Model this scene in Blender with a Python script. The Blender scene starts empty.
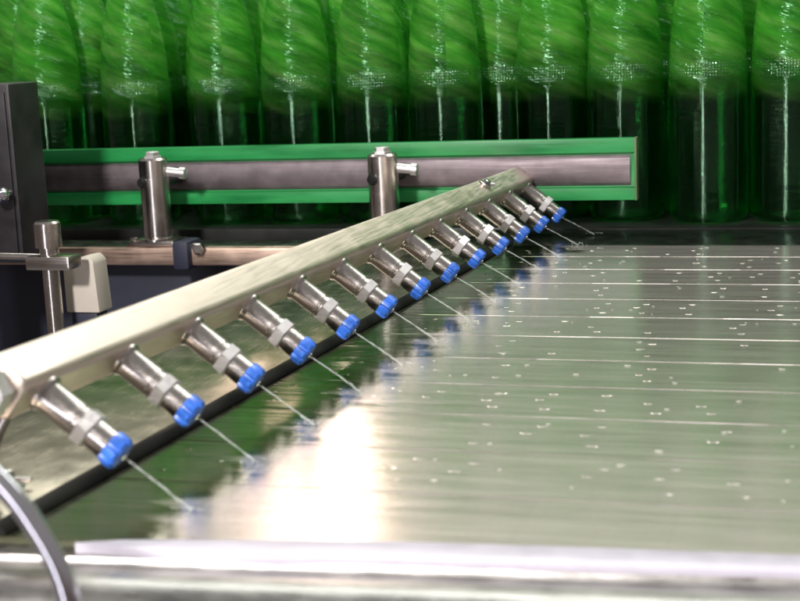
import bpy, bmesh, math, random
from mathutils import Vector, Matrix, Quaternion
random.seed(7)
SC = bpy.context.scene
COL = SC.collection
PI = math.pi

# ------------------------------------------------------------------ materials
def new_mat(name):
    m = bpy.data.materials.new(name); m.use_nodes = True
    nt = m.node_tree; nt.nodes.clear()
    out = nt.nodes.new('ShaderNodeOutputMaterial')
    return m, nt, out

def node(nt, typ, **kw):
    n = nt.nodes.new(typ)
    for k, v in kw.items():
        if k.startswith('i_'):
            n.inputs[k[2:].replace('_', ' ')].default_value = v
        else:
            setattr(n, k, v)
    return n

def math_n(nt, op, a, b=None, c=None, clamp=False):
    n = nt.nodes.new('ShaderNodeMath'); n.operation = op; n.use_clamp = clamp
    for i, v in enumerate((a, b, c)):
        if v is None: continue
        if isinstance(v, (int, float)): n.inputs[i].default_value = v
        else: nt.links.new(v, n.inputs[i])
    return n.outputs[0]

def noise(nt, vec, scale, detail=3, rough=.55):
    n = node(nt, 'ShaderNodeTexNoise'); n.inputs['Scale'].default_value = scale
    n.inputs['Detail'].default_value = detail; n.inputs['Roughness'].default_value = rough
    nt.links.new(vec, n.inputs['Vector']); return n.outputs['Fac']

def mapping(nt, vec, scale=(1, 1, 1), rot=(0, 0, 0)):
    n = node(nt, 'ShaderNodeMapping'); n.inputs['Scale'].default_value = scale
    n.inputs['Rotation'].default_value = rot
    nt.links.new(vec, n.inputs['Vector']); return n.outputs[0]

def ramp(nt, fac, stops):
    r = node(nt, 'ShaderNodeValToRGB'); e = r.color_ramp.elements
    while len(e) < len(stops): e.new(.5)
    for i, (p, c) in enumerate(stops):
        e[i].position = p; e[i].color = (*c, 1) if len(c) == 3 else c
    nt.links.new(fac, r.inputs[0]); return r.outputs[0]

def maprange(nt, v, a, b, c, d):
    n = node(nt, 'ShaderNodeMapRange'); n.clamp = True
    for i, x in zip(('From Min', 'From Max', 'To Min', 'To Max'), (a, b, c, d)):
        n.inputs[i].default_value = x
    nt.links.new(v, n.inputs['Value']); return n.outputs[0]

def bump(nt, h, strength, dist, normal=None):
    b = node(nt, 'ShaderNodeBump'); b.inputs['Strength'].default_value = strength
    b.inputs['Distance'].default_value = dist
    nt.links.new(h, b.inputs['Height'])
    if normal is not None: nt.links.new(normal, b.inputs['Normal'])
    return b.outputs[0]

def metal(name, col, rough=.22, brush=(3, 160, 160), spot=.12, bumpd=.0004):
    m, nt, out = new_mat(name)
    tc = node(nt, 'ShaderNodeTexCoord').outputs['Object']
    p = node(nt, 'ShaderNodeBsdfPrincipled'); p.inputs['Metallic'].default_value = 1
    n1 = noise(nt, mapping(nt, tc, brush), 6, 4)
    n2 = noise(nt, tc, 45, 4)
    c = ramp(nt, n2, [(.3, tuple(x * (1 - spot) for x in col)), (.7, tuple(min(1, x * (1 + spot * .4)) for x in col))])
    nt.links.new(c, p.inputs['Base Color'])
    r = math_n(nt, 'ADD', maprange(nt, n1, .3, .7, rough * .75, rough * 1.2), maprange(nt, n2, .4, .8, 0, .08))
    nt.links.new(r, p.inputs['Roughness'])
    nt.links.new(bump(nt, n1, .25, bumpd), p.inputs['Normal'])
    nt.links.new(p.outputs[0], out.inputs[0]); return m

def plain(name, col, rough=.45, spec=.5, var=.12, scale=30, bumpd=.0004, coat=0):
    m, nt, out = new_mat(name)
    tc = node(nt, 'ShaderNodeTexCoord').outputs['Object']
    p = node(nt, 'ShaderNodeBsdfPrincipled')
    n = noise(nt, tc, scale, 5)
    c = ramp(nt, n, [(.3, tuple(x * (1 - var) for x in col)), (.7, tuple(min(1, x * (1 + var)) for x in col))])
    nt.links.new(c, p.inputs['Base Color'])
    nt.links.new(maprange(nt, n, .3, .7, rough * .8, rough * 1.2), p.inputs['Roughness'])
    p.inputs['Specular IOR Level'].default_value = spec
    p.inputs['Coat Weight'].default_value = coat; p.inputs['Coat Roughness'].default_value = .08
    nt.links.new(bump(nt, n, .3, bumpd), p.inputs['Normal'])
    nt.links.new(p.outputs[0], out.inputs[0]); return m

M = {}
M['steel'] = metal('brushed stainless steel', (.62, .57, .54), .2)
M['steel_bar'] = metal('dull stainless pipe', (.78, .68, .60), .42, brush=(90, 3, 90), spot=.05, bumpd=.0002)
M['steel_plate'] = metal('stained stainless plate', (.42, .36, .29), .22, brush=(160, 4, 4), spot=.35)
M['chrome'] = metal('polished chrome', (.78, .77, .82), .08, spot=.04, bumpd=.0001)
M['hex'] = metal('worn hex steel', (.75, .72, .72), .42)
M['pinkish'] = metal('warm stainless beam', (.62, .45, .36), .38, brush=(4, 120, 120))
M['blue'] = plain('blue moulded plastic', (.025, .12, .52), .38, coat=.2, var=.35, scale=140)
M['white'] = plain('white wear plastic', (.52, .49, .57), .4, var=.05, scale=60)
M['cream'] = plain('cream plastic', (.50, .45, .39), .5, var=.05)
def rail_plastic():
    m, nt, out = new_mat('worn green guide plastic')
    tc = node(nt, 'ShaderNodeTexCoord').outputs['Object']
    p = node(nt, 'ShaderNodeBsdfPrincipled')
    n = noise(nt, mapping(nt, tc, (9, 40, 60)), 1, 5)
    sc = noise(nt, mapping(nt, tc, (7, 300, 420)), 1, 3)
    base = ramp(nt, n, [(.3, (.008, .17, .042)), (.55, (.012, .27, .062)), (.75, (.02, .31, .085))])
    mx = node(nt, 'ShaderNodeMix'); mx.data_type = 'RGBA'
    nt.links.new(maprange(nt, sc, .60, .72, 0, .55), mx.inputs[0]); nt.links.new(base, mx.inputs[6])
    mx.inputs[7].default_value = (.05, .30, .12, 1)
    nt.links.new(mx.outputs[2], p.inputs['Base Color'])
    nt.links.new(maprange(nt, n, .3, .7, .28, .55), p.inputs['Roughness'])
    nt.links.new(bump(nt, sc, .3, .0004), p.inputs['Normal'])
    nt.links.new(p.outputs[0], out.inputs[0]); return m
M['green'] = rail_plastic()
M['black'] = plain('black rubber', (.006, .006, .005), .6, spec=.25, var=.3)
M['box'] = plain('dark painted steel', (.018, .015, .018), .4, var=.3)
M['navy'] = plain('dark navy painted steel', (.018, .020, .040), .5, var=.35, scale=9)
M['dark'] = plain('dark machine steel', (.018, .019, .018), .35, var=.4, scale=14)
M['railband'] = metal('grey steel band', (.22, .185, .20), .55, brush=(2, 60, 160), spot=.3)
M['wall'] = plain('pale hall paint', (.55, .60, .50), .7, var=.08, scale=1.2, bumpd=.001)

def glass_mat():
    m, nt, out = new_mat('wet green bottle glass')
    tc = node(nt, 'ShaderNodeTexCoord').outputs['Object']
    sep = node(nt, 'ShaderNodeSeparateXYZ'); nt.links.new(tc, sep.inputs[0])
    x, y, z = sep.outputs
    th = math_n(nt, 'MULTIPLY', math_n(nt, 'ARCTAN2', y, x), .047)
    cv = node(nt, 'ShaderNodeCombineXYZ'); nt.links.new(th, cv.inputs[0]); nt.links.new(z, cv.inputs[1])
    cyl = cv.outputs[0]
    oi = node(nt, 'ShaderNodeObjectInfo').outputs['Random']
    off = node(nt, 'ShaderNodeCombineXYZ'); nt.links.new(math_n(nt, 'MULTIPLY', oi, 9.0), off.inputs[2])
    add = node(nt, 'ShaderNodeVectorMath'); add.operation = 'ADD'
    nt.links.new(cyl, add.inputs[0]); nt.links.new(off.outputs[0], add.inputs[1])
    cylr = add.outputs[0]
    slant = mapping(nt, cylr, (1, 1, 1), (0, 0, .38))
    # stippled ring moulded into the shoulder
    vor = node(nt, 'ShaderNodeTexVoronoi'); vor.inputs['Scale'].default_value = 280
    vor.inputs['Randomness'].default_value = .25
    nt.links.new(cyl, vor.inputs['Vector'])
    dots = maprange(nt, vor.outputs['Distance'], .1, .45, 1, 0)
    msk = math_n(nt, 'MULTIPLY', maprange(nt, z, .178, .181, 0, 1), maprange(nt, z, .198, .201, 1, 0))
    stip = math_n(nt, 'MULTIPLY', dots, msk)
    # horizontal moulding ripples in the body, drips down it, slanting ridges over the shoulder
    rip = noise(nt, mapping(nt, cylr, (14, 120, 1)), 1, 3)
    drip = noise(nt, mapping(nt, cylr, (210, 10, 1)), 1, 3)
    run = noise(nt, mapping(nt, slant, (14, 80, 1)), 1, 3)
    shoulder = maprange(nt, z, .165, .19, 0, 1)
    h = math_n(nt, 'ADD', math_n(nt, 'MULTIPLY', rip, .0009), math_n(nt, 'MULTIPLY', drip, .00018))
    h = math_n(nt, 'ADD', h, math_n(nt, 'MULTIPLY', math_n(nt, 'MULTIPLY', run, shoulder), .0100))
    h = math_n(nt, 'ADD', h, math_n(nt, 'MULTIPLY', stip, .0006))
    nrm = bump(nt, h, 1.0, 1.0)
    p = node(nt, 'ShaderNodeBsdfPrincipled')
    p.inputs['Base Color'].default_value = (.022, .27, .045, 1)
    p.inputs['Transmission Weight'].default_value = 1
    p.inputs['IOR'].default_value = 1.42
    p.inputs['Specular Tint'].default_value = (.4, 1, .55, 1)
    nt.links.new(maprange(nt, z, .165, .21, .03, .2), p.inputs['Roughness'])
    nt.links.new(nrm, p.inputs['Normal'])
    # shoulder brightness and slanting highlight smears painted in as pale green haze
    tr = node(nt, 'ShaderNodeBsdfTranslucent'); tr.inputs['Color'].default_value = (.20, .78, .11, 1)
    df = node(nt, 'ShaderNodeBsdfDiffuse'); df.inputs['Color'].default_value = (.17, .54, .055, 1)
    c3 = noise(nt, mapping(nt, slant, (9, 60, 1)), 1.3, 4)
    nt.links.new(ramp(nt, c3, [(.36, (.07, .36, .035)), (.5, (.13, .50, .055)), (.68, (.27, .61, .13))]), df.inputs['Color'])
    shoulder_glow = node(nt, 'ShaderNodeMixShader'); shoulder_glow.inputs[0].default_value = .55
    nt.links.new(tr.outputs[0], shoulder_glow.inputs[1]); nt.links.new(df.outputs[0], shoulder_glow.inputs[2])
    c1 = noise(nt, mapping(nt, slant, (10, 30, 1)), 1, 4)
    c2 = noise(nt, mapping(nt, slant, (16, 100, 1)), 1, 3)
    cl = math_n(nt, 'ADD', math_n(nt, 'MULTIPLY', c1, .6), math_n(nt, 'MULTIPLY', c2, .4))
    edge = math_n(nt, 'ADD', z, math_n(nt, 'MULTIPLY', math_n(nt, 'SUBTRACT', c1, .5), .03))
    wet = math_n(nt, 'MULTIPLY', maprange(nt, edge, .150, .235, 0, 1), maprange(nt, cl, .34, .66, .12, .95))  # mask for the painted shoulder haze, patchy along the slant
    m2 = node(nt, 'ShaderNodeMixShader'); nt.links.new(wet, m2.inputs[0])
    nt.links.new(p.outputs[0], m2.inputs[1]); nt.links.new(shoulder_glow.outputs[0], m2.inputs[2])
    # film of drips: sheen stretched up and down the glass
    tg = node(nt, 'ShaderNodeTangent'); tg.direction_type = 'RADIAL'; tg.axis = 'Z'
    g = node(nt, 'ShaderNodeBsdfAnisotropic')
    g.inputs['Color'].default_value = (.62, 1, .72, 1)
    g.inputs['Roughness'].default_value = .15
    nt.links.new(maprange(nt, z, .195, .215, .9, .2), g.inputs['Anisotropy'])
    nt.links.new(tg.outputs[0], g.inputs['Tangent']); nt.links.new(nrm, g.inputs['Normal'])
    fr = node(nt, 'ShaderNodeFresnel'); fr.inputs['IOR'].default_value = 1.4
    mx = node(nt, 'ShaderNodeMixShader')
    fac = math_n(nt, 'ADD', math_n(nt, 'MULTIPLY', fr.outputs[0], maprange(nt, z, .200, .222, 1, .42)), math_n(nt, 'MULTIPLY', stip, .40))
    nt.links.new(fac, mx.inputs[0])
    nt.links.new(m2.outputs[0], mx.inputs[1]); nt.links.new(g.outputs[0], mx.inputs[2])
    nt.links.new(mx.outputs[0], out.inputs[0]); return m
M['glass'] = glass_mat()

def water_mat(name, col=(.9, .95, .95), rough=.05):
    m, nt, out = new_mat(name)
    tc = node(nt, 'ShaderNodeTexCoord').outputs['Object']
    p = node(nt, 'ShaderNodeBsdfPrincipled')
    p.inputs['Base Color'].default_value = (*col, 1)
    p.inputs['Transmission Weight'].default_value = .75
    p.inputs['IOR'].default_value = 1.33
    p.inputs['Roughness'].default_value = rough
    nt.links.new(bump(nt, noise(nt, tc, 300, 2), .3, .0005), p.inputs['Normal'])
    nt.links.new(p.outputs[0], out.inputs[0]); return m
def jet_mat():
    m, nt, out = new_mat('water jet')
    tc = node(nt, 'ShaderNodeTexCoord').outputs['Object']
    t = node(nt, 'ShaderNodeBsdfTransparent')
    p = node(nt, 'ShaderNodeBsdfPrincipled'); p.inputs['Base Color'].default_value = (.8, .85, .82, 1)
    p.inputs['Roughness'].default_value = .25; p.inputs['Transmission Weight'].default_value = .5
    mx = node(nt, 'ShaderNodeMixShader')
    nt.links.new(maprange(nt, noise(nt, tc, 220, 3),   .3, .7, .14, .46), mx.inputs[0])
    nt.links.new(t.outputs[0], mx.inputs[1]); nt.links.new(p.outputs[0], mx.inputs[2])
    nt.links.new(mx.outputs[0], out.inputs[0]); return m
M['jet'] = jet_mat()
M['suds'] = water_mat('soapy water', (.85, .9, .82), .35)

def chain_mat():
    """stainless chain links: brushed along the lane, a smooth water film where the jets flow back to the plate,
    a matt soapy film on the rest"""
    m, nt, out = new_mat('wet stainless chain')
    g = node(nt, 'ShaderNodeNewGeometry').outputs['Position']
    sep = node(nt, 'ShaderNodeSeparateXYZ'); nt.links.new(g, sep.inputs[0])
    x, y, z = sep.outputs
    # signed distance past the line where the jets land
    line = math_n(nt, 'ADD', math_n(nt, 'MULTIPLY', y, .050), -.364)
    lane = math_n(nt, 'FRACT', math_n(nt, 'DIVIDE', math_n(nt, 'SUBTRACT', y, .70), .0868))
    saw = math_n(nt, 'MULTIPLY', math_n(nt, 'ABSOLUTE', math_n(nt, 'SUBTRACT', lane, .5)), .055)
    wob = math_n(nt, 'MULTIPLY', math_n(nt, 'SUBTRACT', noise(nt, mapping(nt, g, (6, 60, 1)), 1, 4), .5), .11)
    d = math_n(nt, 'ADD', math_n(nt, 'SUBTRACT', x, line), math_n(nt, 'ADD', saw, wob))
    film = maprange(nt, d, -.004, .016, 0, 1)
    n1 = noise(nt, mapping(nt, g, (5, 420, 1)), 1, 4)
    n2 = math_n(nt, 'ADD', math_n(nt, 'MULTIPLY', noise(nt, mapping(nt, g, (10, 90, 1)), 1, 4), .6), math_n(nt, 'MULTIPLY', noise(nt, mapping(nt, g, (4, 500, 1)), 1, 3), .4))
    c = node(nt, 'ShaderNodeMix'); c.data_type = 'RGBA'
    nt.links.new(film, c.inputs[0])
    nt.links.new(ramp(nt, n2, [(.3, (.13, .18, .11)), (.7, (.34, .33, .22))]), c.inputs[6])  # wet side: stained metal with the bottles' dark green reflection painted in
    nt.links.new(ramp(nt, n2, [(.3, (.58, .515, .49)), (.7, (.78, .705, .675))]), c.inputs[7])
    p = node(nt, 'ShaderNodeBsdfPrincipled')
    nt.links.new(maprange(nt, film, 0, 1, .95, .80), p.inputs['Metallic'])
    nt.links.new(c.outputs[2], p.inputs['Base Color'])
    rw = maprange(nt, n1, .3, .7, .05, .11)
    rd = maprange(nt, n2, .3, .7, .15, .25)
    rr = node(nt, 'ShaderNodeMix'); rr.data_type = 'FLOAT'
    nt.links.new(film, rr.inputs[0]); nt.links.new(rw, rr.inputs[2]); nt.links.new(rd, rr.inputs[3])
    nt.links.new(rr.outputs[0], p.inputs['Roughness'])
    hh = math_n(nt, 'ADD', math_n(nt, 'MULTIPLY', n1, .00012), math_n(nt, 'MULTIPLY', n2, .00018))
    nt.links.new(bump(nt, hh, 1, 1), p.inputs['Normal'])
    nt.links.new(p.outputs[0], out.inputs[0]); return m
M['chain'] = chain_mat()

# ------------------------------------------------------------------ mesh helpers
def basis(d):
    d = Vector(d).normalized()
    u = d.cross(Vector((0, 0, 1)))
    if u.length < 1e-4: u = Vector((1, 0, 0))
    u.normalize(); v = u.cross(d)
    return d, u, v

def lathe(bm, p0, d, prof, seg=32, caps=True, angle0=0.0, mod=None):
    """prof = [(distance along d, radius)]"""
    p0 = Vector(p0); d, u, v = basis(d); rings = []
    for t, r in prof:
        ring = []
        for k in range(seg):
            a = angle0 + 2 * PI * k / seg
            rr = r * (mod(k) if mod else 1)
            ring.append(bm.verts.new(p0 + d * t + (u * math.cos(a) + v * math.sin(a)) * rr))
        rings.append(ring)
    for a, b in zip(rings, rings[1:]):
        for k in range(seg):
            bm.faces.new((a[k], a[(k + 1) % seg], b[(k + 1) % seg], b[k]))
    if caps:
        bm.faces.new(rings[0][::-1]); bm.faces.new(rings[-1])
    return rings

def tube(bm, pts, r, seg=20):
    pts = [Vector(p) for p in pts]; prev = None; u = None
    n = len(pts)
    for i, p in enumerate(pts):
        t = (pts[min(i + 1, n - 1)] - pts[max(i - 1, 0)]).normalized()
        if u is None: _, u, _ = basis(t)
        u = (u - t * u.dot(t)).normalized(); v = t.cross(u)
        ring = [bm.verts.new(p + (u * math.cos(2 * PI * k / seg) + v * math.sin(2 * PI * k / seg)) * r) for k in range(seg)]
        if prev:
            for k in range(seg):
                bm.faces.new((prev[k], prev[(k + 1) % seg], ring[(k + 1) % seg], ring[k]))
        else:
            bm.faces.new(ring[::-1])
        prev = ring
    bm.faces.new(prev)

def smooth_path(pts, sub=8):
    pts = [Vector(p) for p in pts]; res = []
    for i in range(len(pts) - 1):
        p0 = pts[max(i - 1, 0)]; p1 = pts[i]; p2 = pts[i + 1]; p3 = pts[min(i + 2, len(pts) - 1)]
        for s in range(sub):
            t = s / sub
            res.append(.5 * (2 * p1 + (p2 - p0) * t + (2 * p0 - 5 * p1 + 4 * p2 - p3) * t * t + (3 * p1 - p0 - 3 * p2 + p3) * t ** 3))
    res.append(pts[-1]); return res

def box(bm, lo, hi, bev=0.0, seg=2):
    lo, hi = Vector(lo), Vector(hi)
    vs = [bm.verts.new((x, y, z)) for x in (lo.x, hi.x) for y in (lo.y, hi.y) for z in (lo.z, hi.z)]
    f = [(0, 1, 3, 2), (4, 6, 7, 5), (0, 4, 5, 1), (2, 3, 7, 6), (0, 2, 6, 4), (1, 5, 7, 3)]
    fs = [bm.faces.new([vs[i] for i in q]) for q in f]
    if bev:
        es = list({e for q in fs for e in q.edges})
        bmesh.ops.bevel(bm, geom=es, offset=bev, segments=seg, affect='EDGES', profile=.6)

def prism(bm, pts, ax0, ax1, bev=0):
    """closed polygon pts (list of Vector at ax0 side) extruded by vector"""
    a = [bm.verts.new(Vector(p) + Vector(ax0)) for p in pts]
    b = [bm.verts.new(Vector(p) + Vector(ax1)) for p in pts]
    n = len(pts)
    fs = [bm.faces.new(a[::-1]), bm.faces.new(b)]
    for i in range(n):
        fs.append(bm.faces.new((a[i], a[(i + 1) % n], b[(i + 1) % n], b[i])))
    if bev:
        es = list({e for q in fs for e in q.edges})
        bmesh.ops.bevel(bm, geom=es, offset=bev, segments=2, affect='EDGES', profile=.6)

def build(name, fn, mat, parent=None, loc=None, ang=40):
    bm = bmesh.new(); fn(bm)
    bmesh.ops.recalc_face_normals(bm, faces=bm.faces)
    me = bpy.data.meshes.new(name); bm.to_mesh(me); bm.free()
    me.materials.append(mat)
    for p in me.polygons: p.use_smooth = True
    me.set_sharp_from_angle(angle=math.radians(ang))
    o = bpy.data.objects.new(name, me); COL.objects.link(o)
    if parent is not None:
        o.parent = parent
        o.location = -Vector(parent.location) if loc is None else loc
    elif loc is not None: o.location = loc
    return o

def thing(name, label, cat, loc=(0, 0, 0), group=None):
    o = bpy.data.objects.new(name, None); COL.objects.link(o)
    o.empty_display_size = .02; o.location = loc
    o['label'] = label; o['category'] = cat
    if group: o['group'] = group
    return o

def tag(o, label, cat, group=None, kind=None):
    o['label'] = label; o['category'] = cat
    if group: o['group'] = group
    if kind: o['kind'] = kind
    return o

# ------------------------------------------------------------------ the conveyor: parallel lanes of chain links
LW, LP = .0825, .0381
Y0 = .743
X0, X1 = -.475, .42
conv = thing('conveyor', 'wet stainless slat conveyor of parallel chain lanes under the water jets', 'conveyor', (-.03, 1.2, 0))
for i in range(0, 12):
    ya, yb = Y0 + LW * (i - 1) + .0005, Y0 + LW * i - .0005
    xs = X0 + .03 * math.sin(i * 2.1) - .02
    def lane(bm, ya0=ya, yb=yb, xs=xs, i=i):
        x = xs; ya = ya0
        b = .0009
        rnd = random.Random(100 + i)
        while x < X1:
            tx, ty = rnd.gauss(0, .0002), rnd.gauss(0, .0006)
            if i == 0:
                ya = .650 + .085 * (x + .31) if x > -.31 else .640
                ya = min(ya, .68)
            xa, xb = x + .00002, x + LP - .00002
            dz = rnd.gauss(0, .00003)
            def Z(px, py): return dz + tx * (px - (xa + xb) / 2) * 2 + ty * (py - (ya + yb) / 2)
            e = rnd.choice((.0008, .0006, .0004, .0002, .0002))
            rings = []
            for (ins, dep) in ((0, -.006), (0, -e * .75), (e * .45, -e * .25), (e, 0)):
                q = [(xa + ins * .02, ya + ins), (xb - ins * .02, ya + ins), (xb - ins * .02, yb - ins), (xa + ins * .02, yb - ins)]
                rings.append([bm.verts.new((px, py, Z(px, py) + dep)) for px, py in q])
            for r0, r1 in zip(rings, rings[1:]):
                for k in range(4): bm.faces.new((r0[k], r0[(k + 1) % 4], r1[(k + 1) % 4], r1[k]))
            bm.faces.new(rings[-1])
            if i > 0 and rnd.random() < .7:
                yc = (ya + yb) / 2; j = rnd.uniform(-.004, .004)
                for ox, oy in ((.003, .021), (-.004, .002), (.004, -.020)):
                    if rnd.random() < .25: continue
                    r = rnd.uniform(.0018, .0030); pr = None
                    cx, cyy = xb + ox + j, yc + oy + rnd.uniform(-.003, .003)
                    for rr, h in ((1, 0.0), (.8, .00025), (.45, .00038)):
                        rg = [bm.verts.new((cx + 1.5 * r * rr * math.cos(2 * PI * q / 12), cyy + r * rr * math.sin(2 * PI * q / 12), h - .0001)) for q in range(12)]
                        if pr:
                            for q in range(12): bm.faces.new((pr[q], pr[(q + 1) % 12], rg[(q + 1) % 12], rg[q]))
                        pr = rg
                    bm.faces.new(pr)
            x += LP
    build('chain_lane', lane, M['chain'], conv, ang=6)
build('wear_bed', lambda bm: box(bm, (X0 + .03, .70, -.03), (X1, 1.645, -.0075)), M['dark'], conv)

# soapy flecks and drops lying on the links
def suds(bm):
    rnd = random.Random(5)
    for i in range(1, 12):
        y = Y0 + LW * (i - 1)
        x = -.33
        while x < .14:
            for _ in range(rnd.choice((0, 1, 1, 2))):
                px = x + rnd.gauss(0, .006); py = y + rnd.uniform(.012, .07)
                r = rnd.uniform(.0006, .0016)
                if px < -.372 + .05 * py + .02 and rnd.random() < .6: continue
                ring = []
                el, a0 = rnd.uniform(1.1, 2.0), rnd.uniform(-.5, .5)
                for (rr, h) in ((1, 0.0004), (.85, .16), (.5, .26)):
                    rg = []
                    for k in range(9):
                        a = 2 * PI * k / 9; w = 1 + .2 * math.sin(3 * a + px * 900)
                        ex, ey = math.cos(a) * r * rr * el * w, math.sin(a) * r * rr * w
                        rg.append(bm.verts.new((px + ex * math.cos(a0) - ey * math.sin(a0), py + ex * math.sin(a0) + ey * math.cos(a0), h * r + .0003)))
                    ring.append(rg)
                for a, b in zip(ring, ring[1:]):
                    for k in range(9): bm.faces.new((a[k], a[(k + 1) % 9], b[(k + 1) % 9], b[k]))
                bm.faces.new(ring[-1])
            x += LP * rnd.choice((1, 1, 1, 2))
tag(build('water_drops', suds, M['suds']), 'scattered pale soapy water drops lying on the conveyor links', 'water drops', kind='stuff')

# ------------------------------------------------------------------ white wear strip and front steel rail
top = [(-.372, .6335), (-.364, .6375), (-.350, .6425), (-.330, .6465), (-.31, .650), (-.26, .658), (-.207, .665), (-.107, .673), (-.013, .679), (.10, .684), (.45, .692)]
bot = [(-.372, .6325), (-.364, .6325), (-.350, .6320), (-.330, .6315), (-.31, .632), (-.26, .636), (-.207, .643), (-.107, .651), (-.013, .659), (.10, .665), (.45, .674)]
def strip(bm):
    r = []
    for (x, ya), (_, yb) in zip(top, bot):
        z1 = .0015; ym = (ya + yb) / 2
        prof = [(yb, -.010), (yb, z1 - .002), (yb + (ym - yb) * .2, z1), (ya - (ya - ym) * .2, z1), (ya, z1 - .0012), (ya, -.003)]
        r.append([bm.verts.new((x, y, z)) for y, z in prof])
    for a, b in zip(r, r[1:]):
        for k in range(len(a) - 1): bm.faces.new((a[k], a[k + 1], b[k + 1], b[k]))
    bm.faces.new(r[0]); bm.faces.new(r[-1])
tag(build('wear_strip', strip, M['white']), 'white plastic wear strip along the near edge of the conveyor', 'wear strip')
def frontrail(bm):
    r = []
    prof = [(.018, -.14), (.018, -.0035), (-.001, -.0035), (-.003, -.0075), (-.005, -.0080), (-.008, -.0050), (-.020, -.0045)]
    for k in range(13):
        a = PI / 2 + k / 12 * PI * .5
        prof.append((-.024 + .036 * math.cos(a), -.0405 + .036 * math.sin(a)))
    prof.append((-.060, -.14))
    for x, ym in ((-.62, .606), (-.372, .628), (-.31, .633), (-.207, .643), (-.107, .651), (-.013, .660), (.45, .676)):
        r.append([bm.verts.new((x, ym + y, z)) for y, z in prof])
    for a, b in zip(r, r[1:]):
        for k in range(len(a)): bm.faces.new((a[k], a[(k + 1) % len(a)], b[(k + 1) % len(a)], b[k]))
    bm.faces.new(r[0]); bm.faces.new(r[-1])
tag(build('frame_rail', frontrail, metal('grey stainless rail', (.44, .42, .41), .3, brush=(3, 120, 120), spot=.25), ang=50), 'rounded stainless frame rail in front of the white wear strip', 'frame rail')

# ------------------------------------------------------------------ chrome handle in the near corner
hp = smooth_path([(-.47, .53, .180), (-.40, .515, .128), (-.345, .502, .094), (-.322, .50, .0745), (-.3095, .50, .057), (-.3015, .50, .040), (-.2985, .50, .022), (-.298, .50, -.01), (-.298, .50, -.07)], 8)
def hand(bm): tube(bm, hp, .0048, 24)
ho = thing('bent_rod', 'polished chrome bent rod in the near corner before the frame rail', 'rod', (-.298, .5, -.07))
build('rod', hand, metal('bright bent tube', (.86, .84, .92), .15, spot=.05, bumpd=.0001), ho)
build('clamp_foot', lambda bm: lathe(bm, (-.298, .5, -.085), (0, 0, 1), [(0, .010), (.012, .010), (.016, .008), (.018, .0052)], 24), M['steel'], ho)

# ------------------------------------------------------------------ transfer plate under the spray bar
def PX(y, x0=-.4175): return x0 + .0565 * (y - .70)
plate = thing('transfer_plate', 'stained stainless dead plate with a black edge under the spray bar', 'plate', (-.47, 1.1, 0))
def plate_fn(bm):
    prism(bm, [(PX(.60) - .30, .60, 0), (PX(.60) - .006, .60, 0), (PX(1.64) - .006, 1.64, 0), (PX(1.64) - .10, 1.64, 0), (PX(1.25) - .15, 1.25, 0), (PX(1.0) - .17, 1.0, 0), (PX(.84) - .17, .84, 0), (PX(.72) - .30, .72, 0)],
          (0, 0, .0015), (0, 0, .0055), .001)
build('plate_sheet', plate_fn, M['steel_plate'], plate)
def edge_fn(bm):
    n = 24; r = []
    for k in range(n + 1):
        y = .64 + (1.66 - .64) * k / n; x = PX(y)
        prof = [(-.0055, .0058), (-.003, .0064), (-.0002, .0058), (.0030, .0030), (.0038, .0006), (-.0055, .0006)]
        r.append([bm.verts.new((x + a, y, z)) for a, z in prof])
    for a, b in zip(r, r[1:]):
        for k in range(6): bm.faces.new((a[k], a[(k + 1) % 6], b[(k + 1) % 6], b[k]))
    bm.faces.new(r[0]); bm.faces.new(r[-1])
build('rubber_edge', edge_fn, M['black'], plate)
# wing screw on the plate
wing = thing('wing_screw', 'small steel wing screw lying flat on the stained transfer plate', 'screw', (-.452, .70, .0055))
def wing_fn(bm):
    box(bm, (-.468, .7005, .0095), (-.437, .7035, .0120), .0008)
    lathe(bm, (-.452, .702, .0056), (0, 0, 1), [(0, .006), (.004, .006), (.0055, .004), (.010, .0035), (.0105, .002)], 20)
build('screw_body', wing_fn, M['steel'], wing)
build('washer', lambda bm: lathe(bm, (-.452, .702, .0055), (0, 0, 1), [(0, .0095), (.0012, .0095)], 24), M['chrome'], wing)

# ------------------------------------------------------------------ spray bar with its nozzles
NY0, NS, NDX = .695, .0868, .0049
AX, AZ, AR, NDZ = -.4303, .0726, .0145, -.0007
def bz(y): return AZ + NDZ / NS * (y - NY0)
def bx(y): return AX + NDX / NS * (y - NY0)
bar = thing('spray_bar', 'long stainless spray bar with blue tipped nozzles slanting above the conveyor', 'spray bar', (AX, .66, AZ))
ya, yb = .668, NY0 + NS * 12 + .035
bdir = Vector((NDX, NS, NDZ)).normalized()
L = (yb - ya) / bdir.y
nd = Vector((.79, 0, -.61)).normalized()
nf = Vector((.61, 0, .79)).normalized()
def square(bm, p0, d, prof, rc=.0062, cs=8):
    """rounded square tube: prof = [(distance along d, half side)]; one face looks down along the nozzles, one up towards the belt"""
    prev = None
    for t, h in prof:
        c = Vector(p0) + d * t; ring = []; r = min(rc, h * .9)
        for q, (su, sv) in enumerate(((1, 1), (-1, 1), (-1, -1), (1, -1))):
            for k in range(cs + 1):
                a = q * PI / 2 + PI / 2 * k / cs
                ring.append(bm.verts.new(c + nd * (su * (h - r) + r * math.cos(a)) + nf * (sv * (h - r) + r * math.sin(a))))
        n = len(ring)
        if prev:
            for k in range(n): bm.faces.new((prev[k], prev[(k + 1) % n], ring[(k + 1) % n], ring[k]))
        else: bm.faces.new(ring[::-1])
        prev = ring
    bm.faces.new(prev)
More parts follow.
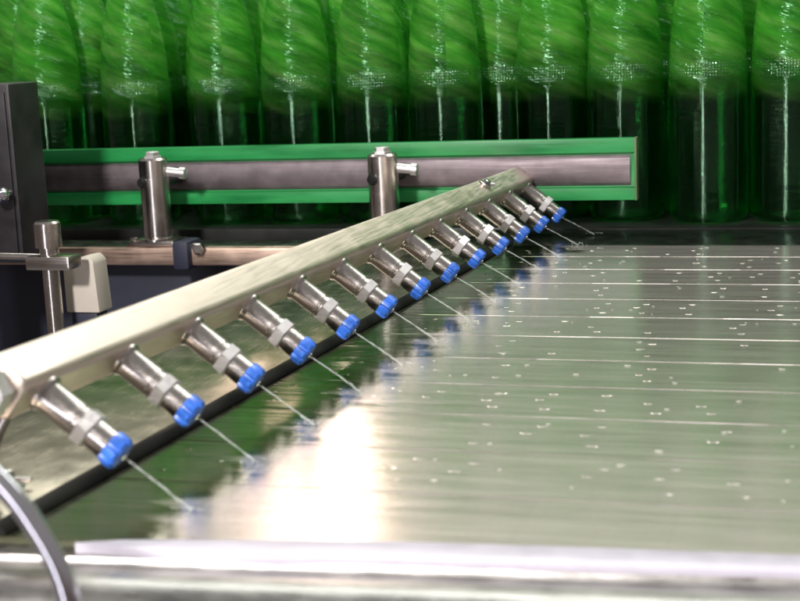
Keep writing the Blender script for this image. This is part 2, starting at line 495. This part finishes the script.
def pipe(bm): square(bm, (bx(ya), ya, bz(ya)), bdir, [(0, AR - .0015), (.0012, AR - .0003), (.003, AR)] + [(L * k / 20, AR) for k in range(1, 20)] + [(L - .003, AR), (L - .0012, AR - .0003), (L, AR - .0015)])
build('pipe', pipe, M['steel_bar'], bar, ang=50)
for yc in (1.58,):
    pc = Vector((bx(yc), yc, bz(yc))) + nf * AR
    lug = build('mounting_lug', lambda bm, pc=pc: (lathe(bm, pc - nf * .001 - nd * .003, nf, [(0, .0075), (.0032, .0075), (.004, .0065)], 24)), M['steel'], bar)
    build('lug_screw', lambda bm, pc=pc: (lathe(bm, pc + nf * .0028 - nd * .003, nf, [(0, .0045), (.004, .0045), (.0046, .0035)], 6), lathe(bm, pc + nf * .005 + Vector((-.010, 0, .0)), (1, .1, -.1), [(0, .0017), (.016, .0017)], 12)), M['chrome'], lug, loc=(0, 0, 0))
# elbow fitting on the near end
def elbow(bm):
    p0 = Vector((bx(ya), ya, AZ))
    lathe(bm, p0 + bdir * .001, -bdir, [(0, .012), (.006, .012), (.0065, .0145), (.016, .0145), (.017, .012)], 6)
el = build('end_fitting', elbow, M['hex'], bar)
def hose(bm):
    p0 = Vector((bx(ya), ya, AZ)) - bdir * .014
    lathe(bm, p0 + Vector((-.004, -.002, -.006)), (-1, -.25, .05), [(0, .0135), (.008, .0135), (.010, .0115), (.05, .0115)], 28)
build('hose_socket', hose, M['white'], bar)
def strut(bm):
    p = Vector((bx(.688), .688, AZ - AR * .8))
    tube(bm, [p + Vector((-.001, 0, .004)), p + Vector((-.014, -.003, -.018)), p + Vector((-.028, -.006, -.052))], .0042, 12)
build('support_strut', strut, M['steel'], bar)

def nz_at(n): return Vector((AX + NDX * n, NY0 + NS * n, AZ + NDZ * n)) + nd * (AR - .001)
NL = .058
def barrel(bm):
    lathe(bm, (0, 0, 0), nd, [(0, .0116), (.0012, .0116), (.0022, .0113), (.0032, .0103), (.0045, .0098), (.024, .0098), (.0245, .0093), (.0255, .0093), (.0262, .0098), (.0285, .0098),
                              (.0287, .0084), (.0360, .0084), (.0365, .0090), (.0480, .0090), (.0492, .0078)], 36)
def hexnut(bm):
    lathe(bm, nd * .0278, nd, [(0, .0104), (.0008, .0116), (.0078, .0116), (.0086, .0104)], 6, angle0=.35)
def tip(bm):
    lathe(bm, nd * .0478, nd, [(0, .0082), (.0002, .0098), (.0025, .0104), (.0080, .0101), (.0095, .0086), (.0098, .0038), (.0086, .0024)], 48,
          mod=lambda k: 1.0 if (k % 6) in (0, 1, 2, 3) else .84)
def orifice(bm):
    lathe(bm, nd * .0560, nd, [(0, .0023), (.0026, .0023), (.0030, .0012)], 16)
nozzles = []
n0 = build('nozzle', barrel, M['steel'], bar, loc=(0, 0, 0), ang=35)
subs = [build('hex_nut', hexnut, M['hex'], n0, loc=(0, 0, 0), ang=20),
        build('blue_tip', tip, M['blue'], n0, loc=(0, 0, 0), ang=35),
        build('orifice', orifice, M['chrome'], n0, loc=(0, 0, 0))]
for n in range(13):
    if n == 0: o = n0
    else:
        o = n0.copy(); COL.objects.link(o); o.parent = bar
        for s in subs:
            c = s.copy(); COL.objects.link(c); c.parent = o
            c.rotation_mode = 'QUATERNION'
            c.rotation_quaternion = Quaternion(nd, random.uniform(-.16, .16) if s is subs[0] else random.uniform(0, 6.28))
    o.location = nz_at(n) - Vector(bar.location)

ordn = ['front', 'second', 'third', 'fourth', 'fifth', 'sixth', 'seventh', 'eighth', 'ninth', 'tenth', 'eleventh', 'twelfth', 'farthest']
for n in range(13):
    p = nz_at(n) + nd * .0585
    q = Vector((-.3354 + NDX * n, NY0 + NS * n, .0003))
    def jet(bm, p=p, q=q, n=n):
        rnd = random.Random(n); prev = None
        d = q - p; N = 14; _, u, v = basis(d)
        for k in range(N + 1):
            t = k / N
            c = p + d * t + Vector((0, 0, .0004 * math.sin(PI * t)))
            r = .00050 * (1 + (.2 + .35 * t) * rnd.uniform(-1, 1)) * (1 + .5 * t)
            c = c + (u * rnd.uniform(-1, 1) + v * rnd.uniform(-1, 1)) * .0005 * t
            ring = [bm.verts.new(c - q + (u * math.cos(2 * PI * a / 8) + v * math.sin(2 * PI * a / 8)) * r) for a in range(8)]
            if prev:
                for a in range(8): bm.faces.new((prev[a], prev[(a + 1) % 8], ring[(a + 1) % 8], ring[a]))
            else: bm.faces.new(ring[::-1])
            prev = ring
        bm.faces.new(prev)
        for _ in range(14):
            a = rnd.uniform(0, 6.28); rr = rnd.uniform(.001, .009)
            lathe(bm, Vector((math.cos(a) * rr * 1.3, math.sin(a) * rr, rnd.uniform(0, .003) * (1 - rr * 80))), (0, 0, 1), [(0, .0001), (.0003, .0005), (.0008, .0005), (.0011, .0001)], 7)
    who = ('front nozzle, nearest the white wear strip' if n == 0 else
           'farthest nozzle, before the green guide rail' if n == 12 else f'{ordn[n]} nozzle back from the white wear strip')
    tag(build('water_jet', jet, M['jet'], loc=q), f'thin water jet from the {who}', 'water jet', 'water jets from the spray bar')

# ------------------------------------------------------------------ green guide rail and its posts
RY = 1.75
rail = thing('guide_rail', 'green plastic guide rail with a grey steel band before the bottles', 'guide rail', (-.63, RY, .04))
RX0, RX1 = -1.09, -.2285
def railbody(bm):
    prof = [(0, .040), (0, .0545), (.006, .0560), (.006, .0955), (0, .0975), (0, .1145), (.016, .1145), (.016, .040)]
    prism(bm, [(0, RY + a, z) for a, z in prof], (RX0, 0, 0), (RX1, 0, 0), .0006)
build('plastic_profile', railbody, M['green'], rail)
def railband(bm):
    prism(bm, [(0, RY + .0058 - .0040 * math.sin(PI * k / 16) ** .6, .0572 + (.0945 - .0572) * k / 16) for k in range(17)], (RX0, 0, 0), (RX1 - .006, 0, 0))
build('steel_band', railband, M['railband'], rail)
build('end_cap', lambda bm: box(bm, (RX1 - .0005, RY - .001, .0395), (RX1 + .0025, RY + .017, .1150), .0008), plain('dull brownish green end', (.09, .16, .06), .5), rail)

def make_post(cx, cy, label, zt=.108, low=-.002):
    t = thing('rail_post', label, 'post', (cx, cy, low), 'posts holding the guide rail')
    R = .0185
    def sl(bm): lathe(bm, (cx, cy, low + .008), (0, 0, 1), [(0, R), (zt - low - .0105, R), (zt - low - .008, R - .0025)], 40)
    s = build('sleeve', sl, M['steel'], t)
    def cap(bm):
        lathe(bm, (cx, cy, zt - .0005), (0, 0, 1), [(0, .012), (.0025, .012), (.003, .0095), (.0075, .0095), (.0085, .0075)], 6)
    build('cap_nut', cap, M['hex'], t)
    def setscrew(bm):
        lathe(bm, (cx - .008, cy - R + .003, zt - .030), (-.35, -1, 0), [(0, .0072), (.0025, .0072), (.0030, .0058), (.0055, .0055), (.0060, .003)], 16)
    build('set_screw', setscrew, M['dark'], t)
    def pin(bm):
        lathe(bm, (cx + R - .003, cy + .004, zt - .018), (1, .05, -.12), [(0, .0062), (.018, .0055), (.019, .0075), (.026, .0075), (.027, .006)], 20)
    build('cross_pin', pin, M['hex'], t)
    def arm(bm): lathe(bm, (cx, cy + R - .004, .077), (0, 1, 0), [(0, .009), (RY - .001 - cy - R + .004, .009)], 20)
    build('rail_arm', arm, M['dark'], t)
    def fl(bm):
        box(bm, (cx - .036, cy - .022, low), (cx + .030, cy + .022, low + .006), .0015)
        lathe(bm, (cx, cy, low + .0055), (0, 0, 1), [(0, .026), (.003, .026), (.0045, .021)], 32)
        lathe(bm, (cx - .029, cy - .012, low + .0055), (0, 0, 1), [(0, .005), (.004, .005)], 6)
    build('base_flange', fl, M['steel'], t)
    return t
make_post(-.828, 1.68, 'stainless rail post on the steel beam nearer the black box')
make_post(-.523, 1.68, 'stainless rail post half hidden behind the spray bar')

# clamp block on the beam beside the first post
cl = thing('beam_clamp', 'dark clamp block bolted to the beam beside a rail post', 'clamp', (-.775, 1.655, -.03))
build('clamp_jaw', lambda bm: box(bm, (-.792, 1.640, -.030), (-.770, 1.685, .006), .005), M['navy'], cl)
build('clamp_bolt', lambda bm: (lathe(bm, (-.758, 1.65, -.004), (0, -1, .1), [(0, .008), (.006, .008), (.008, .006)], 6), lathe(bm, (-.758, 1.66, -.004), (-1, 0, 0), [(0, .006), (.02, .006)], 12)), M['steel'], cl)

# ------------------------------------------------------------------ beam, machine bay on the left
beam = thing('side_beam', 'warm toned stainless side beam carrying the two rail posts', 'beam', (-.85, 1.68, -.02))
build('beam_body', lambda bm: box(bm, (-1.45, 1.652, -.026), (-.435, 1.715, -.0032), .003), M['pinkish'], beam)
build('top_strip', lambda bm: box(bm, (-1.45, 1.660, -.0030), (-.437, 1.712, -.0022), .0003), M['steel'], beam)
bay = thing('machine_panel', 'dark navy machine panel seen in the gap behind the spray bar', 'panel', (-.95, 1.6, -.3))
build('bay_back', lambda bm: box(bm, (-1.6, 1.70, -.6), (-.435, 1.708, -.027), .001), M['navy'], bay)
build('bay_floor', lambda bm: box(bm, (-1.6, .70, -.6), (-.50, 1.70, -.55), .002), M['navy'], bay)

# vertical adjuster rod with a cap and pale bracket
ry = 1.30
rod = thing('adjuster_post', 'upright stainless adjuster rod with square cap beside the cream bracket', 'post', (-.758, ry, -.3))
build('rod', lambda bm: lathe(bm, (-.764, ry, -.55), (0, 0, 1), [(0, .0088), (.60, .0088)], 32), M['steel'], rod)
def capf(bm):
    lathe(bm, (-.764, ry, .046), (0, 0, 1), [(0, .0098), (.006, .0098), (.0065, .0135), (.031, .0135), (.033, .0115)], 32)
build('rod_cap', capf, M['steel'], rod)
def armf(bm):
    lathe(bm, (-.752, ry + .003, .040), (-1, .02, .02), [(0, .0045), (.16, .0045)], 16)
    box(bm, (-.785, ry - .014, .030), (-.735, ry + .014, .0445), .003)
build('cross_arm', armf, M['steel'], rod)
br = thing('cream_bracket', 'cream plastic bracket block beside the upright adjuster rod', 'bracket', (-.72, 1.34, -.03))
def crm(bm):
    prism(bm, [(-.768, 1.33, -.022), (-.768, 1.33, .028), (-.750, 1.33, .036), (-.738, 1.33, .038), (-.732, 1.33, .032), (-.729, 1.33, -.022)], (0, 0, 0), (0, .03, 0), .003)
build('bracket_body', crm, M['cream'], br)
build('bracket_foot', lambda bm: box(bm, (-.764, 1.333, -.55), (-.734, 1.357, -.0225), .002), M['navy'], br)

# black box with a ball knob at the left end of the guide rail
bb = thing('black_box', 'black steel box with a chrome ball knob beside the guide rail end', 'box', (-.95, 1.5, .0))
def bbf(bm): box(bm, (-1.06, 1.474, .006), (-.900, 1.540, .213), .004)
build('box_body', bbf, M['box'], bb)
build('cover_plate', lambda bm: box(bm, (-1.05, 1.4708, .016), (-.905, 1.4742, .203), .001), M['box'], bb)
def knob(bm):
    lathe(bm, (-.9095, 1.4708, .088), (0, -1, 0), [(0, .004), (.008, .004)] + [(.008 + .010 - .010 * math.cos(a), max(.0008, .010 * math.sin(a))) for a in [PI * k / 14 for k in range(3, 15)]], 24)
build('ball_knob', knob, M['chrome'], bb)
build('rail_bracket', lambda bm: box(bm, (-1.10, 1.54, .045), (-1.045, 1.749, .108), .003), M['dark'], bb)
build('box_leg', lambda bm: box(bm, (-1.04, 1.48, -.55), (-.985, 1.53, .0058), .002), M['dark'], bb)

# ------------------------------------------------------------------ bottle table and bottles
tab = thing('bottle_table', 'dark wet table the packed green bottles stand on', 'table', (-.4, 2.3, 0))
build('table_top', lambda bm: box(bm, (-1.7, 1.803, -.03), (.9, 2.75, -.0008), .002), M['dark'], tab)
build('shade_panel', lambda bm: box(bm, (-1.7, 2.50, -.0006), (.9, 2.52, .17), .002), M['dark'], tab)  # added dark panel behind the rows, keeps the bottle bodies dark
build('front_apron', lambda bm: box(bm, (-.43, 1.6535, -.03), (.9, 1.7895, -.0012), .0008), plain('black wet apron', (.010, .012, .010), .22, var=.4, scale=40, bumpd=.002), tab)
build('table_edge', lambda bm: box(bm, (-.40, 1.79, -.03), (.9, 1.8022, -.0004), .0008), M['black'], tab)

BR = .0495
prof = [(0.0, .030), (.0, .040), (.0015, .045), (.006, .0485), (.012, BR), (.158, BR), (.172, .0494), (.186, .0488), (.200, .0480), (.216, .0470), (.232, .0457), (.250, .0440),
        (.268, .0415), (.286, .0378), (.306, .0325), (.328, .0262), (.354, .0208), (.385, .0179), (.402, .0172), (.4025, .0195), (.413, .0195), (.4135, .0168), (.419, .0168), (.420, .015)]
def bottle_fn(bm): lathe(bm, (0, 0, 0), (0, 0, 1), prof, 64)
b0 = build('bottle', bottle_fn, M['glass'], ang=60)
front = [(-1.20, 1.90), (-1.087, 1.885), (-.947, 1.885), (-.812, 1.885), (-.707, 1.89), (-.5975, 1.89), (-.498, 1.895), (-.3576, 1.925), (-.2588, 1.90), (-.152, 1.875), (-.051, 1.88), (.05, 1.89), (.155, 1.90)]
where = {1: 'front row green bottle beside the black box', 2: 'front row green bottle just before the first rail post from the box',
         3: 'front row green bottle just past the first rail post from the box', 4: 'front row green bottle behind the rail, second past the first post',
         5: 'front row green bottle just before the rail post behind the spray bar', 6: 'front row green bottle just past the rail post behind the spray bar',
         7: 'front row green bottle behind the far end of the spray bar', 8: 'front row green bottle at the free end of the guide rail',
         9: 'first front row green bottle wholly clear of the guide rail', 10: 'second front row green bottle clear of the guide rail'}
first = True
def put(x, y, label, group):
    global first
    if first: o = b0; first = False
    else: o = b0.copy(); COL.objects.link(o)
    o.location = (x, y, 0); o.rotation_euler.z = random.uniform(0, 6.28)
    tag(o, label, 'bottle', group)
for i, (x, y) in enumerate(front):
    if i in (0, 12): continue
    if i in where: put(x, y, where[i], 'front row bottles')
    else: put(x, y, 'third front row green bottle clear of the guide rail', 'front row bottles')
for r in range(1, 6):
    n = 16 + r // 2
    for k in range(n):
        x = -1.28 - .06 * r + k * .106 + (.053 if r % 2 else 0) + random.uniform(-.004, .004)
        y = 1.89 + r * .0935 + random.uniform(-.004, .004) + (.012 if -.42 < x < -.22 else 0)
        if x > .34: continue
        put(x, y, 'green glass bottle packed in the rows behind the front row', 'bottles packed behind')

# ------------------------------------------------------------------ setting
def backdrop(bm): box(bm, (-4.5, 3.6, -1.2), (3.5, 3.65, 2.6))
bd = build('backdrop', backdrop, M['wall']); bd['kind'] = 'structure'; bd['label'] = 'pale hall wall beyond the bottles'
fl = build('floor', lambda bm: box(bm, (-4.5, -3, -1.25), (3.5, 3.59, -1.2)), plain('hall floor', (.40, .37, .36), .5, scale=3)); fl['kind'] = 'structure'; fl['label'] = 'pale hall floor below the machine'

# ------------------------------------------------------------------ light
def area(name, loc, target, sx, sy, power, col):
    l = bpy.data.lights.new(name, 'AREA'); l.shape = 'RECTANGLE'; l.size = sx; l.size_y = sy
    l.energy = power; l.color = col
    o = bpy.data.objects.new(name, l); COL.objects.link(o); o.location = loc
    o.rotation_euler = (Vector(target) - Vector(loc)).to_track_quat('-Z', 'Y').to_euler(); return o
area('overhead_lamp', (-.5, 2.2, 1.5), (-.5, 2.2, 0), 2.6, .5, 24, (.95, 1, .93))
area('edge_glint_fill', (.1, 1.05, 1.7), (.0, 1.1, 0), 1.9, .30, 7, (1, 1, .96))  # added light, picks out lane chamfers and the curve of the front rail
area('hall_lamp', (-.62, -.35, .95), (-.4, 1.6, .05), .16, .16, 44, (1, .96, .92))
area('streak_fill', (-.76, -1.5, .05), (-.5, 1.2, .0), .26, 2.0, 11, (.93, .92, 1))  # added light behind the camera for tall streaks on rod, posts and bottles
area('back_lamp', (-1.16, 3.15, .80), (-.30, .8, 0), .10, .17, 2.5, (1, .82, .70))
area('warm_halo_fill', (-1.25, 3.3, .86), (-.30, .8, 0), .34, .34, 2.0, (1, .68, .57))  # added panel, spreads a warm glow around the back lamp's reflection
area('backdrop_fill', (-.5, 3.0, 2.3), (-.5, 3.6, .9), 3.0, .1, 13, (.95, 1, .93))  # added strip light that brightens the backdrop behind the bottle shoulders

w = bpy.data.worlds.new('World'); SC.world = w; w.use_nodes = True
nt = w.node_tree; bg = nt.nodes['Background']
tc = node(nt, 'ShaderNodeTexCoord').outputs['Generated']
sp = node(nt, 'ShaderNodeSeparateXYZ'); nt.links.new(tc, sp.inputs[0])
cr = ramp(nt, maprange(nt, sp.outputs[2], -1, 1, 0, 1), [(.0, (.09, .065, .055)), (.45, (.22, .17, .15)), (.55, (.42, .38, .37)), (1, (.55, .55, .52))])
nt.links.new(cr, bg.inputs['Color']); bg.inputs['Strength'].default_value = .48

# ------------------------------------------------------------------ camera
cam = bpy.data.cameras.new('camera'); co = bpy.data.objects.new('camera', cam); COL.objects.link(co)
fw = Vector((-0.28498545, 0.94095445, -0.18272388)); rt = Vector((0.95847621, 0.28179696, -0.04374726)); up = Vector((-0.01032685, 0.18760382, 0.98219049))
mw = Matrix(((rt.x, up.x, -fw.x, 0), (rt.y, up.y, -fw.y, 0), (rt.z, up.z, -fw.z, .2533), (0, 0, 0, 1)))
co.matrix_world = mw
cam.sensor_width = 36; cam.lens = 1452.97 / 800 * 36
cam.clip_start = .02; cam.clip_end = 100
cam.dof.use_dof = True; cam.dof.focus_distance = 1.4; cam.dof.aperture_fstop = 12
SC.camera = co

SC.render.engine = 'CYCLES'
cy = SC.cycles
cy.use_denoising = True
cy.max_bounces = 18; cy.transmission_bounces = 18; cy.glossy_bounces = 8; cy.diffuse_bounces = 4
cy.caustics_reflective = True; cy.caustics_refractive = True; cy.blur_glossy = .5
cy.sample_clamp_indirect = 6
SC.view_settings.view_transform = 'Standard'; SC.view_settings.look = 'None'
SC.view_settings.exposure = 0; SC.view_settings.gamma = 1
